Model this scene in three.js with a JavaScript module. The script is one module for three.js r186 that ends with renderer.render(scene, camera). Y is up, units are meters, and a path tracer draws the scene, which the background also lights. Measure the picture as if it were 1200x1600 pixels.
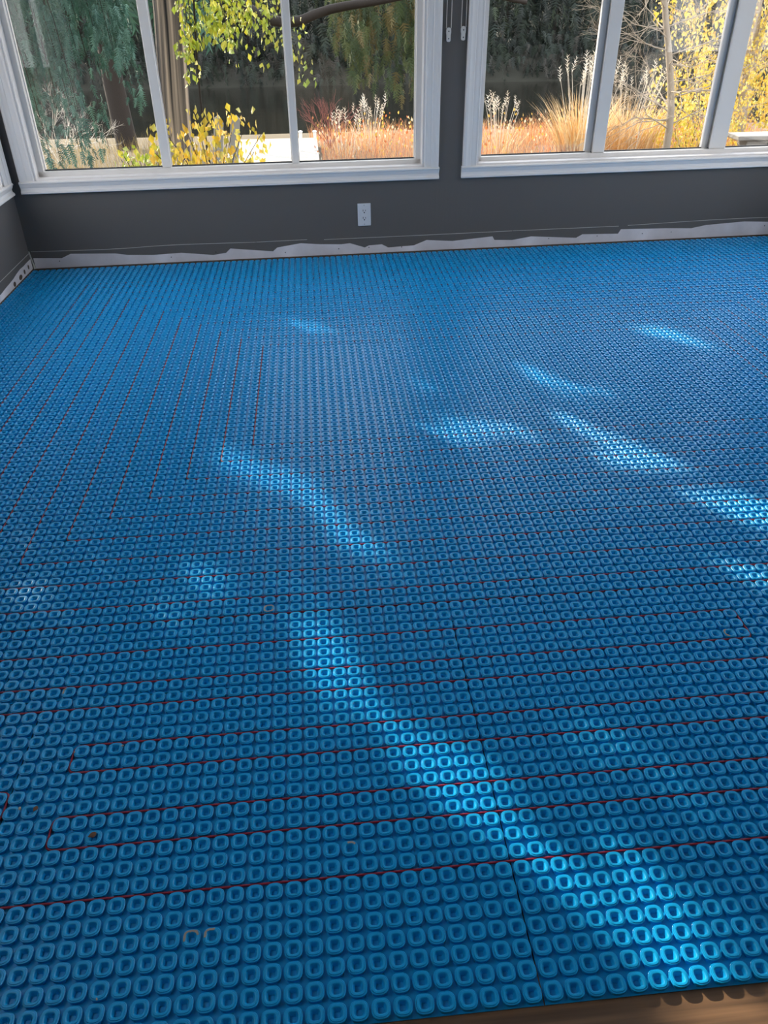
import * as THREE from 'three';
import { mergeGeometries, toCreasedNormals } from 'three/addons/utils/BufferGeometryUtils.js';
import { RoundedBoxGeometry } from 'three/addons/geometries/RoundedBoxGeometry.js';

// ---------------------------------------------------------------- camera, sky, sun, exposure
const scene = new THREE.Scene();
const camera = new THREE.PerspectiveCamera(67.676, 0.75, 0.02, 300);
camera.rotation.order = 'YXZ';
camera.position.set(0.5308, 1.1995, 0.4964);
camera.rotation.set(-0.59888, -0.08388, -0.01222);
camera.updateMatrixWorld();

const AZ = 38 * Math.PI / 180, EL = 24 * Math.PI / 180;
const SKYLIGHT = 2.5;
const SUN = new THREE.Vector3(-Math.sin(AZ) * Math.cos(EL), Math.sin(EL), -Math.cos(AZ) * Math.cos(EL));
{                                                   // hazy autumn sky: pale near the horizon, soft blue above, thin cloud
  const W = 256, H = 128, d = new Float32Array(W * H * 4);
  for (let j = 0; j < H; j++) for (let i = 0; i < W; i++) {
    const el = (j + 0.5) / H * Math.PI - Math.PI / 2, t = Math.max(0, Math.sin(el)), a = i / W * Math.PI * 2;
    const c = 0.5 + 0.25 * Math.sin(a * 3 + 4 * t) * Math.cos(a * 2 - 7 * t) + 0.25 * Math.sin(a * 5 + 9 * t), m = 0.35 + 0.3 * c;
    const k = Math.pow(t, 0.5), o = (j * W + i) * 4;
    d[o] = (0.96 * (1 - k) + 0.70 * k) * (1 - m) + 0.98 * m; d[o + 1] = (0.97 * (1 - k) + 0.82 * k) * (1 - m) + 0.98 * m; d[o + 2] = (0.98 * (1 - k) + 1.0 * k) * (1 - m) + 1.0 * m; d[o + 3] = 1;
  }
  const tex = new THREE.DataTexture(d, W, H, THREE.RGBAFormat, THREE.FloatType);
  tex.mapping = THREE.EquirectangularReflectionMapping; tex.magFilter = THREE.LinearFilter; tex.needsUpdate = true;
  scene.background = scene.environment = tex;
}
scene.backgroundIntensity = SKYLIGHT;
scene.environmentIntensity = SKYLIGHT;
const sun = new THREE.DirectionalLight(0xfff0d8, 7.2);
sun.name = 'sun';
sun.position.copy(SUN).multiplyScalar(40);
sun.castShadow = true;
sun.shadow.mapSize.set(4096, 4096);
Object.assign(sun.shadow.camera, { left: -30, right: 30, top: 30, bottom: -30, near: 1, far: 100 });
sun.shadow.radius = 1;
scene.add(sun, sun.target);
const renderer = new THREE.WebGLRenderer({ antialias: true });
renderer.toneMapping = THREE.LinearToneMapping;
renderer.toneMappingExposure = 1.45;
renderer.shadowMap.enabled = true;

// ---------------------------------------------------------------- helpers
let seed = 20240611;
const rnd = () => { seed = (seed + 0x6D2B79F5) | 0; let t = Math.imul(seed ^ (seed >>> 15), 1 | seed); t = (t + Math.imul(t ^ (t >>> 7), 61 | t)) ^ t; return ((t ^ (t >>> 14)) >>> 0) / 4294967296; };
const rr = (a, b) => a + (b - a) * rnd();
const V3 = (x, y, z) => new THREE.Vector3(x, y, z);
const used = {};
function numbered(n) { const k = used[n] = (used[n] ?? -1) + 1; return k ? n + '_' + String(k).padStart(3, '0') : n; }
function tag(o, label, category, extra = {}) { Object.assign(o.userData, { label, category }, extra); return o; }
function thing(name, label, category, pos = [0, 0, 0], extra) {
  const g = new THREE.Group(); g.name = numbered(name); g.position.set(...pos); scene.add(g);
  return tag(g, label, category, extra);
}
function part(name, geo, mat, parent, pos) {
  const m = new THREE.Mesh(geo, mat); m.name = parent === scene ? numbered(name) : name;
  m.castShadow = m.receiveShadow = true; if (pos) m.position.set(...pos); parent.add(m); return m;
}
const box = (x0, x1, y0, y1, z0, z1) => new THREE.BoxGeometry(x1 - x0, y1 - y0, z1 - z0).translate((x0 + x1) / 2, (y0 + y1) / 2, (z0 + z1) / 2);
const merge = (l) => mergeGeometries(l.map((g) => (g.index ? g.toNonIndexed() : g)).map((g) => { for (const k of Object.keys(g.attributes)) if (!['position', 'normal', 'uv'].includes(k)) g.deleteAttribute(k); return g; }));
const P = 0.0311;                                   // stud pitch of the membrane
const TOP = 0.0105;                                  // height of a stud
const std = (r, g, b, roughness = 0.8, o = {}) => new THREE.MeshStandardMaterial({ color: new THREE.Color().setRGB(r, g, b), roughness, ...o });
const phy = (r, g, b, roughness = 0.8, o = {}) => new THREE.MeshPhysicalMaterial({ color: new THREE.Color().setRGB(r, g, b), roughness, ...o });
function noiseTex(n, fn, srgb = false) {
  const d = new Uint8Array(n * n * 4);
  for (let j = 0; j < n; j++) for (let i = 0; i < n; i++) { const c = fn(i / n, j / n); for (let k = 0; k < 3; k++) d[(j * n + i) * 4 + k] = Math.max(0, Math.min(255, c[k] * 255)); d[(j * n + i) * 4 + 3] = 255; }
  const t = new THREE.DataTexture(d, n, n); t.wrapS = t.wrapT = THREE.RepeatWrapping; t.magFilter = THREE.LinearFilter; t.minFilter = THREE.LinearMipmapLinearFilter; t.generateMipmaps = true;
  if (srgb) t.colorSpace = THREE.SRGBColorSpace; t.needsUpdate = true; return t;
}
// tileable value noise
const lat = new Float32Array(65536).map(() => rnd());
function vn(x, y, px, py) {
  const xi = Math.floor(x), yi = Math.floor(y), fx = x - xi, fy = y - yi, s = (t) => t * t * (3 - 2 * t);
  const g = (a, b) => lat[((((b % py) + py) % py) * 256 + (((a % px) + px) % px)) & 65535];
  const a = g(xi, yi), b = g(xi + 1, yi), c = g(xi, yi + 1), d = g(xi + 1, yi + 1), u = s(fx), w = s(fy);
  return (a + (b - a) * u) * (1 - w) + (c + (d - c) * u) * w;
}
const fbm = (x, y, px, py, o = 4) => { let a = 0, w = 0.5, t = 0; for (let k = 0; k < o; k++) { a += w * vn(x * px, y * py, px, py); t += w; w *= 0.5; px *= 2; py *= 2; } return a / t; };
// a tapering limb through points
function limb(pts, r0, r1, sides = 7, steps = 0) {
  const c = new THREE.CatmullRomCurve3(pts.map((p) => (p.isVector3 ? p : V3(...p)))), n = steps || Math.max(2, pts.length * 2);
  const g = new THREE.TubeGeometry(c, n, 1, sides, false), pos = g.attributes.position, q = V3(0, 0, 0), ctr = V3(0, 0, 0);
  for (let i = 0; i <= n; i++) { c.getPointAt(i / n, ctr); const r = r0 + (r1 - r0) * i / n; for (let j = 0; j <= sides; j++) { const k = i * (sides + 1) + j; q.fromBufferAttribute(pos, k).sub(ctr).multiplyScalar(r).add(ctr); pos.setXYZ(k, q.x, q.y, q.z); } }
  return g;
}
function scatter(name, geo, mat, list, parent, colour) {   // list of {p, s, e (Euler) or q}
  const im = new THREE.InstancedMesh(geo, mat, list.length), m = new THREE.Matrix4(), q = new THREE.Quaternion(), c = new THREE.Color();
  list.forEach((t, i) => { m.compose(t.p, t.q ?? q.setFromEuler(t.e), t.s.isVector3 ? t.s : V3(t.s, t.s, t.s)); im.setMatrixAt(i, m); if (colour) im.setColorAt(i, colour(c, i, t)); });
  im.name = parent === scene ? numbered(name) : name; im.castShadow = im.receiveShadow = true; im.userData.kind = 'stuff'; parent.add(im); return im;
}

// ---------------------------------------------------------------- materials
const grain = noiseTex(512, (x, y) => { const a = fbm(x, y, 4, 60, 4), b = fbm(x, y, 2, 12, 3), k = 0.72 + 0.5 * (a - 0.5) + 0.5 * (b - 0.5); return [0.66 * k, 0.50 * k, 0.36 * k]; }, true);
const speck = noiseTex(256, (x, y) => { const k = 0.5 + 0.9 * (fbm(x, y, 24, 24, 3) - 0.5); return [k, k, k]; });
const drywallTex = noiseTex(512, (x, y) => { const b = fbm(x, y, 6, 6, 5), s = fbm(x + 0.37, y, 40, 8, 3); let r = 0.88 + 0.16 * (b - 0.5), g = 0.85 + 0.17 * (b - 0.5), bl = 0.85 + 0.18 * (b - 0.5); if (s > 0.9) r -= 0.1; return [r, g, bl]; }, true);
drywallTex.repeat.set(1.5, 1.5);
const barkTex = noiseTex(512, (x, y) => { const a = fbm(x, y, 3, 24, 4), b = fbm(x, y, 6, 60, 2), k = 0.55 + 2.0 * (a - 0.48) + 0.6 * (b - 0.5); return [0.56 * k + 0.05, 0.50 * k + 0.05, 0.43 * k + 0.05]; }, true);
const barkBump = noiseTex(512, (x, y) => { const k = fbm(x, y, 3, 24, 4); return [k, k, k]; });
const waveTex = noiseTex(512, (x, y) => { const k = 0.6 * fbm(x, y, 6, 40, 3) + 0.4 * fbm(x, y, 16, 90, 2); return [k, k, k]; });
waveTex.repeat.set(6, 6);

const M = {
  blue: phy(0.004, 0.325, 0.68, 0.30, { specularIntensity: 0.75 }),
  cable: std(0.27, 0.010, 0.035, 0.45),
  wall: std(0.130, 0.119, 0.110, 0.75, { bumpMap: speck, bumpScale: 0.0004 }),
  trim: std(0.83, 0.80, 0.78, 0.35),
  vinyl: std(0.80, 0.77, 0.74, 0.4),
  track: std(0.05, 0.055, 0.06, 0.6),
  glass: phy(1, 1, 1, 0, { transmission: 1, thickness: 0, ior: 1.5 }),
  ceiling: std(0.80, 0.80, 0.78, 0.9),
  drywall: std(1, 1, 1, 0.95, { map: drywallTex }),
  caulk: std(0.55, 0.52, 0.47, 0.8),
  gap: std(0.10, 0.07, 0.05, 0.9),
  wood: std(1, 1, 1, 0.55, { map: grain }),
  sub: std(0.16, 0.13, 0.11, 0.9),
  plate: std(0.72, 0.72, 0.74, 0.3),
  slot: std(0.01, 0.01, 0.01, 0.6),
  screw: std(0.45, 0.45, 0.45, 0.35, { metalness: 0.8 }),
  cord: std(0.62, 0.58, 0.52, 0.8),
  plastic: std(0.68, 0.66, 0.62, 0.45),
  smear: std(0.34, 0.29, 0.24, 0.95),
  leafbit: std(0.13, 0.06, 0.03, 0.8),
  pebble: std(0.50, 0.42, 0.33, 0.9),
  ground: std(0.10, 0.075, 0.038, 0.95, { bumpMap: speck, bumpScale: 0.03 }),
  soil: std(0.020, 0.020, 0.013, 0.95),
  water: phy(0.012, 0.011, 0.008, 0.09, { bumpMap: waveTex, bumpScale: 0.004 }),
  bark: std(1, 1, 1, 0.9, { map: barkTex, bumpMap: barkBump, bumpScale: 0.03 }),
  darkbark: std(0.024, 0.018, 0.014, 0.9),
  palebark: std(0.30, 0.25, 0.19, 0.85),
  needles: phy(1, 1, 1, 0.75, { transmission: 0.12, thickness: 0, side: THREE.DoubleSide }),
  leaf: phy(1, 1, 1, 0.7, { transmission: 0.45, thickness: 0, side: THREE.DoubleSide }),
  blade: phy(1, 1, 1, 0.8, { transmission: 0.3, thickness: 0, side: THREE.DoubleSide }),
  redtwig: std(0.22, 0.07, 0.06, 0.8),
  palewood: std(0.62, 0.58, 0.50, 0.8),
  deck: std(0.38, 0.35, 0.30, 0.8),
  greywood: std(0.34, 0.33, 0.31, 0.85),
  whitepaint: std(0.75, 0.75, 0.72, 0.6),
  stone: std(0.33, 0.31, 0.28, 0.9, { bumpMap: speck, bumpScale: 0.01 }),
};

// ---------------------------------------------------------------- room shell
const LEFT = -30.5 * P, FAR = -118.3 * P, ANG = 2.2176 * Math.PI / 180, NEARZ = 2.8, CEIL = 2.45, TH = 0.14;
const FARLEN = 142 * P, RIGHT = LEFT + FARLEN * Math.cos(ANG), FARZ_R = FAR - FARLEN * Math.sin(ANG);
const struct = { kind: 'structure' };
const OY0 = 14.15 * P, OY1 = 2.14;                                   // window openings, bottom and top

function wallGeo(len, openings) {                                    // local: x along, interior face at z = 0
  const g = []; let x = -TH;
  for (const { op: [a, b], y: [lo, hi] = [OY0, OY1] } of openings) { g.push(box(x, a, -0.02, CEIL, -TH, 0), box(a, b, -0.02, lo, -TH, 0), box(a, b, hi, CEIL, -TH, 0)); x = b; }
  g.push(box(x, len + TH, -0.02, CEIL, -TH, 0));
  return merge(g);
}
function frameAt(o, x, z, a) { o.position.set(x, 0, z); o.rotation.y = a; return o; }
const farFrame = (o) => frameAt(o, LEFT, FAR, ANG);
const leftLen = NEARZ - FAR, rightLen = NEARZ - FARZ_R;
const leftFrame = (o) => frameAt(o, LEFT, NEARZ, Math.PI / 2);
const rightFrame = (o) => frameAt(o, RIGHT, FARZ_R, -Math.PI / 2);

const W1 = { co: [1.6, 68.9], op: [3.9, 66.5], mull: [[23.7, 25.1], [44.8, 45.9]] };
const W2 = { co: [73.0, 140.3], op: [75.5, 137.9], mull: [[95.3, 98.4], [116.6, 120.5]] };
const scaleW = (w) => ({ co: w.co.map((v) => v * P), op: w.op.map((v) => v * P), mull: w.mull.map((m) => m.map((v) => v * P)) });
const shiftW = (w, d) => ({ co: w.co.map((v) => v + d), op: w.op.map((v) => v + d), mull: w.mull.map((m) => m.map((v) => v + d)) });
const w1 = scaleW(W1), w2 = scaleW(W2);
const w3 = shiftW(w1, leftLen - 1.1 * P - w1.co[1]);                  // left wall, close to the corner
const HIGH = { y: [1.32, 2.30] }, w3b = { ...shiftW(w3, -(w1.co[1] - w1.co[0]) - 4.1 * P), ...HIGH };
const w4 = shiftW(w1, 0.25), w4b = { ...shiftW(w4, w1.co[1] - w1.co[0] + 4.1 * P), ...HIGH };

function jagStrip(pts, x0, x1, base = 0.012) {
  const s = new THREE.Shape(); s.moveTo(x0, base); s.lineTo(x1, base);
  for (const [a, b] of [...pts].reverse()) s.lineTo(Math.max(x0, Math.min(x1, a)), b); s.lineTo(x0, pts[0][1]);
  return new THREE.ExtrudeGeometry(s, { depth: 0.0008, bevelEnabled: false });
}
const wallFar = tag(farFrame(part('wall_far', wallGeo(FARLEN, [w1, w2]), M.wall, scene)), 'dark grey painted far wall with two wide white windows', 'wall', struct);
const wallLeft = tag(leftFrame(part('wall_left', wallGeo(leftLen, [w3b, w3]), M.wall, scene)), 'dark grey painted wall along the left edge of the room', 'wall', struct);
tag(rightFrame(part('wall_right', wallGeo(rightLen, [w4, w4b]), M.wall, scene)), 'dark grey painted wall on the right side of the room', 'wall', struct);
tag(frameAt(part('wall_back', box(0, RIGHT - LEFT, -0.02, CEIL, -TH, 0), M.wall, scene), RIGHT, NEARZ, Math.PI), 'dark grey painted wall behind the viewer', 'wall', struct);
const zc0 = FARZ_R - TH, zc1 = NEARZ + TH;
tag(part('ceiling', box(LEFT - TH, RIGHT + TH, CEIL, CEIL + 0.15, zc0, zc1), M.ceiling, scene), 'plain white ceiling above the room', 'ceiling', struct);

const stripPts = [[0.81, 1.86], [5.08, 1.66], [6.62, 2.3], [13.88, 2.03], [15.92, 1.69], [20.13, 1.5], [24.79, 1.64], [30.09, 1.03], [32.3, 1.29], [33.11, 1.98], [37.3, 1.5], [40.31, 1.18], [41.09, 1.79], [45.18, 2.33], [48.48, 2.01], [52.18, 1.84], [53.68, 1.96], [56.27, 1.11], [57.03, 1.44], [59.29, 1.52], [60.42, 0.92], [64.98, 1.09], [67.25, 1.9], [71.86, 1.52], [79.1, 2.01], [79.5, 1.37], [82.73, 1.22], [86.21, 1.7], [94.58, 1.08], [95.69, 1.66], [102.4, 1.48], [102.8, 2.22], [111.31, 2.05], [116.25, 1.84], [119.02, 2.29], [126.36, 2.62], [131.01, 2.36], [141, 2.2]].map(([a, b]) => [a * P, b * P + TOP]);
part('bare_drywall_strip', jagStrip(stripPts, 0.5 * P, 141 * P), M.drywall, wallFar).userData.label = 'unpainted pale drywall strip with a ragged paint edge';
const leftStrip = []; for (let i = 0; i <= 60; i++) leftStrip.push([leftLen - (60 - i) * 0.06, (1.9 + 0.9 * (fbm(i / 60, 0.3, 20, 4, 3) - 0.5) * 2) * P]);
part('bare_drywall_strip', jagStrip(leftStrip, leftLen - 3.6, leftLen), M.drywall, wallLeft);
for (const [pts] of [[[[0.4, 2.93], [14, 2.77], [22.5, 2.99], [37.5, 2.85]]], [[[37.6, 2.85], [46.3, 2.89]]], [[[49.2, 2.76], [64.2, 2.76], [82.6, 2.81]]], [[[82.7, 2.81], [102.3, 2.8]]], [[[104, 2.85], [120.4, 3.16], [131, 3.19], [141, 3.2]]]])
  part('caulk_line', new THREE.TubeGeometry(new THREE.CatmullRomCurve3(pts.map(([a, b]) => V3(a * P, b * P + TOP, 0))), 12, 0.0014, 5), M.caulk, wallFar);
part('caulk_line', new THREE.TubeGeometry(new THREE.LineCurve3(V3(leftLen - 0.6, 2.9 * P, 0), V3(leftLen, 3.0 * P, 0)), 8, 0.0014, 5), M.caulk, wallLeft);
part('caulk_line', limb([[0.002, 3.0 * P + TOP, 0.002], [0.006, 2 * P, 0.004], [0.012, 0.5 * P, 0.006]], 0.003, 0.005, 6), M.caulk, wallFar);
part('sole_plate_edge', box(0.3 * P, 141.6 * P, -0.002, 0.0145, -0.001, 0.004), M.gap, wallFar);
part('sole_plate_edge', box(leftLen - 3.6, leftLen, -0.002, 0.0145, -0.001, 0.004), M.gap, wallLeft);
for (const [s, y] of [[4.6, 1.2], [23, 1.0], [30.6, 1.5], [42.4, 0.9], [51.7, 1.1], [57, 1.1], [62.8, 0.9], [89.5, 1.2], [98.5, 1.25], [107, 1.3], [112.5, 1.35], [130.5, 1.7]])
  part('nail_hole', new THREE.CylinderGeometry(0.0028, 0.0028, 0.0012, 8).rotateX(Math.PI / 2).translate(s * P, y * P + TOP, 0.0006), M.slot, wallFar);
for (const [d, y, w] of [[0.06, 1.3, 0.02], [0.13, 1.2, 0.024], [0.2, 1.0, 0.05], [0.3, 0.9, 0.035]])
  part('torn_patch', new THREE.CylinderGeometry(1, 1, 0.001, 9).rotateX(Math.PI / 2).scale(w / 2, 0.012, 1).translate(leftLen - d, y * P, 0.0009), M.gap, wallLeft);

// floor: wide boards under and in front of the membrane
const floor = tag(part('floor', box(LEFT - TH, RIGHT + TH, -0.22, -0.012, zc0, zc1), M.sub, scene), 'brown wooden floor showing beyond the front edge of the membrane', 'floor', struct);
for (let k = 0; k < 16; k++) {
  const z0 = -0.05 + k * 0.13; let x = LEFT + 0.006 - rr(0, 1); const end = RIGHT - 0.006;
  while (x < end) {
    const x1 = Math.min(end, x + rr(1.3, 1.9)), a = Math.max(LEFT + 0.006, x);
    if (x1 - a > 0.05) { const g = new RoundedBoxGeometry(x1 - a - 0.0015, 0.012, 0.1288, 1, 0.001).translate((a + x1) / 2, -0.0072, z0 + 0.065), p = g.attributes.position, uv = g.attributes.uv, o = rnd(), o2 = rnd(); for (let i = 0; i < p.count; i++) uv.setXY(i, p.getX(i) * 0.7 + o, p.getZ(i) * 2.2 + o2); part('plank', g, M.wood, floor); }
    x = x1;
  }
}

// ---------------------------------------------------------------- windows
function casingProfile(w) { return [[0, 0], [0, 0.010], [0.004, 0.0125], [0.009, 0.010], [0.013, 0.010], [0.022, 0.0135], [0.034, 0.0135], [0.038, 0.017], [0.054, 0.0185], [0.060, 0.022], [0.070, 0.022], [0.075, 0.018], [0.075, 0]].map(([a, t]) => [a * w / 0.075, t]); }
function extrude(pts, depth) { const s = new THREE.Shape(pts.map(([a, b]) => new THREE.Vector2(a, b))); return toCreasedNormals(new THREE.ExtrudeGeometry(s, { depth, bevelEnabled: false }), 0.5); }
function sideCasing(xIn, dir, w, y0, y1) {                          // dir +1: grows to the right of xIn
  const pts = casingProfile(w).map(([a, t]) => [xIn + dir * a, -t]); if (dir > 0) pts.reverse();
  return extrude(pts, y1 - y0).rotateX(-Math.PI / 2).translate(0, y0, 0);
}
function sillCasing(x0, x1, yTop, h, up = false) {
  const prof = [[0, 0], [0, 0.020], [0.004, 0.024], [0.009, 0.024], [0.012, 0.019], [0.016, 0.019], [0.030, 0.0115], [0.040, 0.013], [0.046, 0.020], [0.054, 0.022], [0.057, 0.019], [0.057, 0]];
  const pts = (up ? casingProfile(h).map(([a, t]) => [-t, yTop + a]) : prof.map(([a, t]) => [-t, yTop - a * h / 0.057]));
  return extrude(pts, x1 - x0).rotateY(Math.PI / 2).translate(x0, 0, 0);
}
function buildWindow(n, w, place, label) {
  const g = new THREE.Group(); g.name = 'window_' + n; scene.add(g); tag(g, label, 'window', struct); place(g);
  const [a, b] = w.op, [LO, HI] = w.y ?? [OY0, OY1];
  part('casing', sideCasing(a, -1, a - w.co[0], LO, HI), M.trim, g);
  part('casing', sideCasing(b, 1, w.co[1] - b, LO, HI), M.trim, g);
  part('head_casing', sillCasing(w.co[0], w.co[1], HI, 0.075, true), M.trim, g);
  part('sill_casing', sillCasing(w.co[0] - 0.004, w.co[1] + 0.004, LO, 1.85 * P), M.trim, g);
  const j = 0.009, J = [[a, a + j, LO, HI], [b - j, b, LO, HI], [a, b, LO, LO + j], [a, b, HI - j, HI]];
  for (const q of J) part('jamb', box(...q, -TH, 0.004), M.trim, g);
  const f = 0.026, x0 = a + j, x1 = b - j, y0 = LO + j, y1 = HI - j;
  for (const q of [[x0, x0 + f, y0, y1], [x1 - f, x1, y0, y1], [x0, x1, y0, y0 + 0.020], [x0, x1, y1 - f, y1]]) part('frame_member', box(...q, -0.125, -0.055), M.vinyl, g);
  const edges = [x0 + f, ...w.mull.flat(), x1 - f], ya = y0 + 0.020, yz = y1 - f;
  w.mull.forEach(([m0, m1], i) => {
    const wide = m1 - m0 > 0.06, s = part('sash_stile', new RoundedBoxGeometry(m1 - m0 - (wide ? 0.03 : 0), yz - ya, 0.045, 2, 0.004).translate((m0 + m1) / 2 + (wide ? 0.015 : 0), (ya + yz) / 2, -0.082), M.vinyl, g);
    if (wide) { part('screen_stile', box(m0, m0 + 0.030, ya, yz, -0.118, -0.090), M.vinyl, s); part('weather_strip', box(m0 + 0.030, m0 + 0.034, ya, yz, -0.1, -0.07), M.track, s); }
  });
  for (let i = 0; i < 3; i++) {
    const [p0, p1] = [edges[2 * i], edges[2 * i + 1]];
    part('pane', box(p0, p1, ya, yz, -0.098, -0.094), M.glass, g);
    part('glazing_bead', box(p0, p1, ya, ya + 0.006, -0.094, -0.088), M.track, g);
    for (const [u0, u1] of [[p0, p0 + 0.004], [p1 - 0.004, p1]]) part('glazing_bead', box(u0, u1, ya, yz, -0.094, -0.088), M.vinyl, g);
  }
  return g;
}
buildWindow(1, w1, farFrame, 'white three-pane slider window on the far wall, above the power outlet');
buildWindow(2, w2, farFrame, 'white three-pane slider window on the far wall, right of the blind cords');
buildWindow(3, w3, leftFrame, 'white window on the left wall, its casing just showing at the corner');
buildWindow(4, w4, rightFrame, 'white window on the right wall beyond the right edge of the view');
buildWindow(5, w4b, rightFrame, 'high white window on the right wall beside the viewer');
buildWindow(6, w3b, leftFrame, 'high white window on the left wall beside the viewer');

// ---------------------------------------------------------------- studded membrane
function studGeo(seg, prof) {                                        // prof: [half width, height, exponent]
  const pos = [], idx = [];
  for (const [a, h, n] of prof) for (let i = 0; i < seg; i++) {
    const t = (i + 0.5) / seg * Math.PI * 2, c = Math.cos(t), s = Math.sin(t), r = a / Math.pow(Math.abs(c) ** n + Math.abs(s) ** n, 1 / n);
    pos.push(r * c / 1000, h * TOP / 9, -r * s / 1000);
  }
  for (let k = 0; k + 1 < prof.length; k++) for (let i = 0; i < seg; i++) { const a = k * seg + i, b = k * seg + (i + 1) % seg, c = a + seg, d = b + seg; idx.push(a, b, d, a, d, c); }
  const last = (prof.length - 1) * seg, m = pos.length / 3; pos.push(0, prof[prof.length - 1][1] * TOP / 9, 0);
  for (let i = 0; i < seg; i++) idx.push(last + i, last + (i + 1) % seg, m);
  const g = new THREE.BufferGeometry(); g.setAttribute('position', new THREE.Float32BufferAttribute(pos, 3)); g.setIndex(idx); g.computeVertexNormals();
  return toCreasedNormals(g, 0.62);
}
const stud = studGeo(24, [[12.6, 0.8, 2.75], [12.8, 6.0, 2.75], [13.8, 7.0, 2.75], [13.8, 7.7, 2.75], [13.2, 8.15, 2.75], [11.7, 8.15, 2.75], [11.2, 9.0, 2.75], [8.9, 9.0, 2.9], [8.1, 8.6, 3.1], [6.4, 6.8, 3.4], [4.9, 4.2, 5], [4.0, 1.6, 7]]);
const studFar = studGeo(12, [[12.6, 0.8, 2.75], [12.8, 6.0, 2.75], [13.8, 7.2, 2.75], [13.3, 8.3, 2.75], [11.2, 9.0, 2.75], [8.6, 9.0, 3.2], [5.9, 6.2, 4], [4.1, 2.6, 6]]);
const wallV = (u) => 118.3 + (u + 30.5) * Math.tan(ANG);
const eye = camera.position, inv = new THREE.Matrix4().multiplyMatrices(camera.projectionMatrix, camera.matrixWorldInverse);
function inView(u, v) { const q = V3(u * P, TOP, -v * P).applyMatrix4(inv); return Math.abs(q.x) < 1.02 && Math.abs(q.y) < 1.02; }
const mapV = (u, v) => (v <= 87.5 ? v : 87.5 + (v - 87.5) * (wallV(u) - 0.35 - 87.5) / 31);
function sheet(label, rects, single = 300) {
  const g = thing('membrane_sheet', label, 'floor membrane', [0, 0, 0]);
  const bases = [], pts = [];
  for (const [u0, u1, v0, v1, toWall] of rects) {
    const sh = new THREE.Shape(), e = 0.032, far = (u) => (toWall ? wallV(u) - 0.15 : v1 - e), a = u0 + e, b = u1 - e;
    [[a, v0 + e], [b, v0 + e], [b, far(b)], [a, far(a)]].forEach(([u, v], i) => (i ? sh.lineTo(u * P, v * P) : sh.moveTo(u * P, v * P)));
    bases.push(new THREE.ExtrudeGeometry(sh, { depth: 0.001, bevelEnabled: false }).rotateX(-Math.PI / 2));
    for (let v = Math.ceil(v0 + 0.1); v < v1; v++) for (let u = Math.ceil(u0 + 0.1); u < u1; u++) pts.push([u, toWall ? mapV(u, v) : v]);
  }
  part('base_film', merge(bases), M.blue, g);
  const d = (q) => (q[0] * P - eye.x) ** 2 + (q[1] * P + eye.z) ** 2;
  const seen = pts.filter((q) => inView(...q)).sort((q, r) => d(q) - d(r)), near = new Set(seen.slice(0, single));
  for (const [u, v] of near) part('stud', stud, M.blue, g, [u * P, 0, -v * P]);
  const rest = pts.filter((q) => !near.has(q)), far = d(rest[0]) > 4.5;
  scatter('studs', far ? studFar : stud, M.blue, rest.map(([u, v]) => ({ p: V3(u * P, 0, -v * P), s: 1, e: new THREE.Euler() })), g);
  return g;
}
sheet('narrow blue studded membrane piece at the front left, cut by the left frame edge', [[-30.5, -2.5, -0.5, 20.5], [-30.5, -5.5, 20.5, 25.5]]);
sheet('large blue studded membrane sheet at the front centre, holding two cable end loops', [[-2.5, 25.5, -0.5, 20.5], [-5.5, 25.5, 20.5, 25.5]]);
sheet('blue studded membrane sheet at the front right, beside the bare wooden floor', [[25.5, 46.5, -0.5, 25.5]]);
sheet('blue studded membrane piece at the right frame edge, beyond the cable turn', [[46.5, 76.5, -0.5, 25.5]]);
sheet('blue studded membrane sheet in the second row, with the nested cable corners', [[-30.5, 32.5, 25.5, 56.5]]);
sheet('blue studded membrane sheet in the second row right, crossed by a bright sun streak', [[32.5, 110.5, 25.5, 56.5]]);
sheet('blue studded membrane sheet across the third row, with cables running towards the window', [[-30.5, 110.5, 56.5, 87.5]]);
sheet('blue studded membrane sheet laid along the foot of the far wall', [[-30.5, 110.5, 87.5, 118.5, true]], 0);

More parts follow.
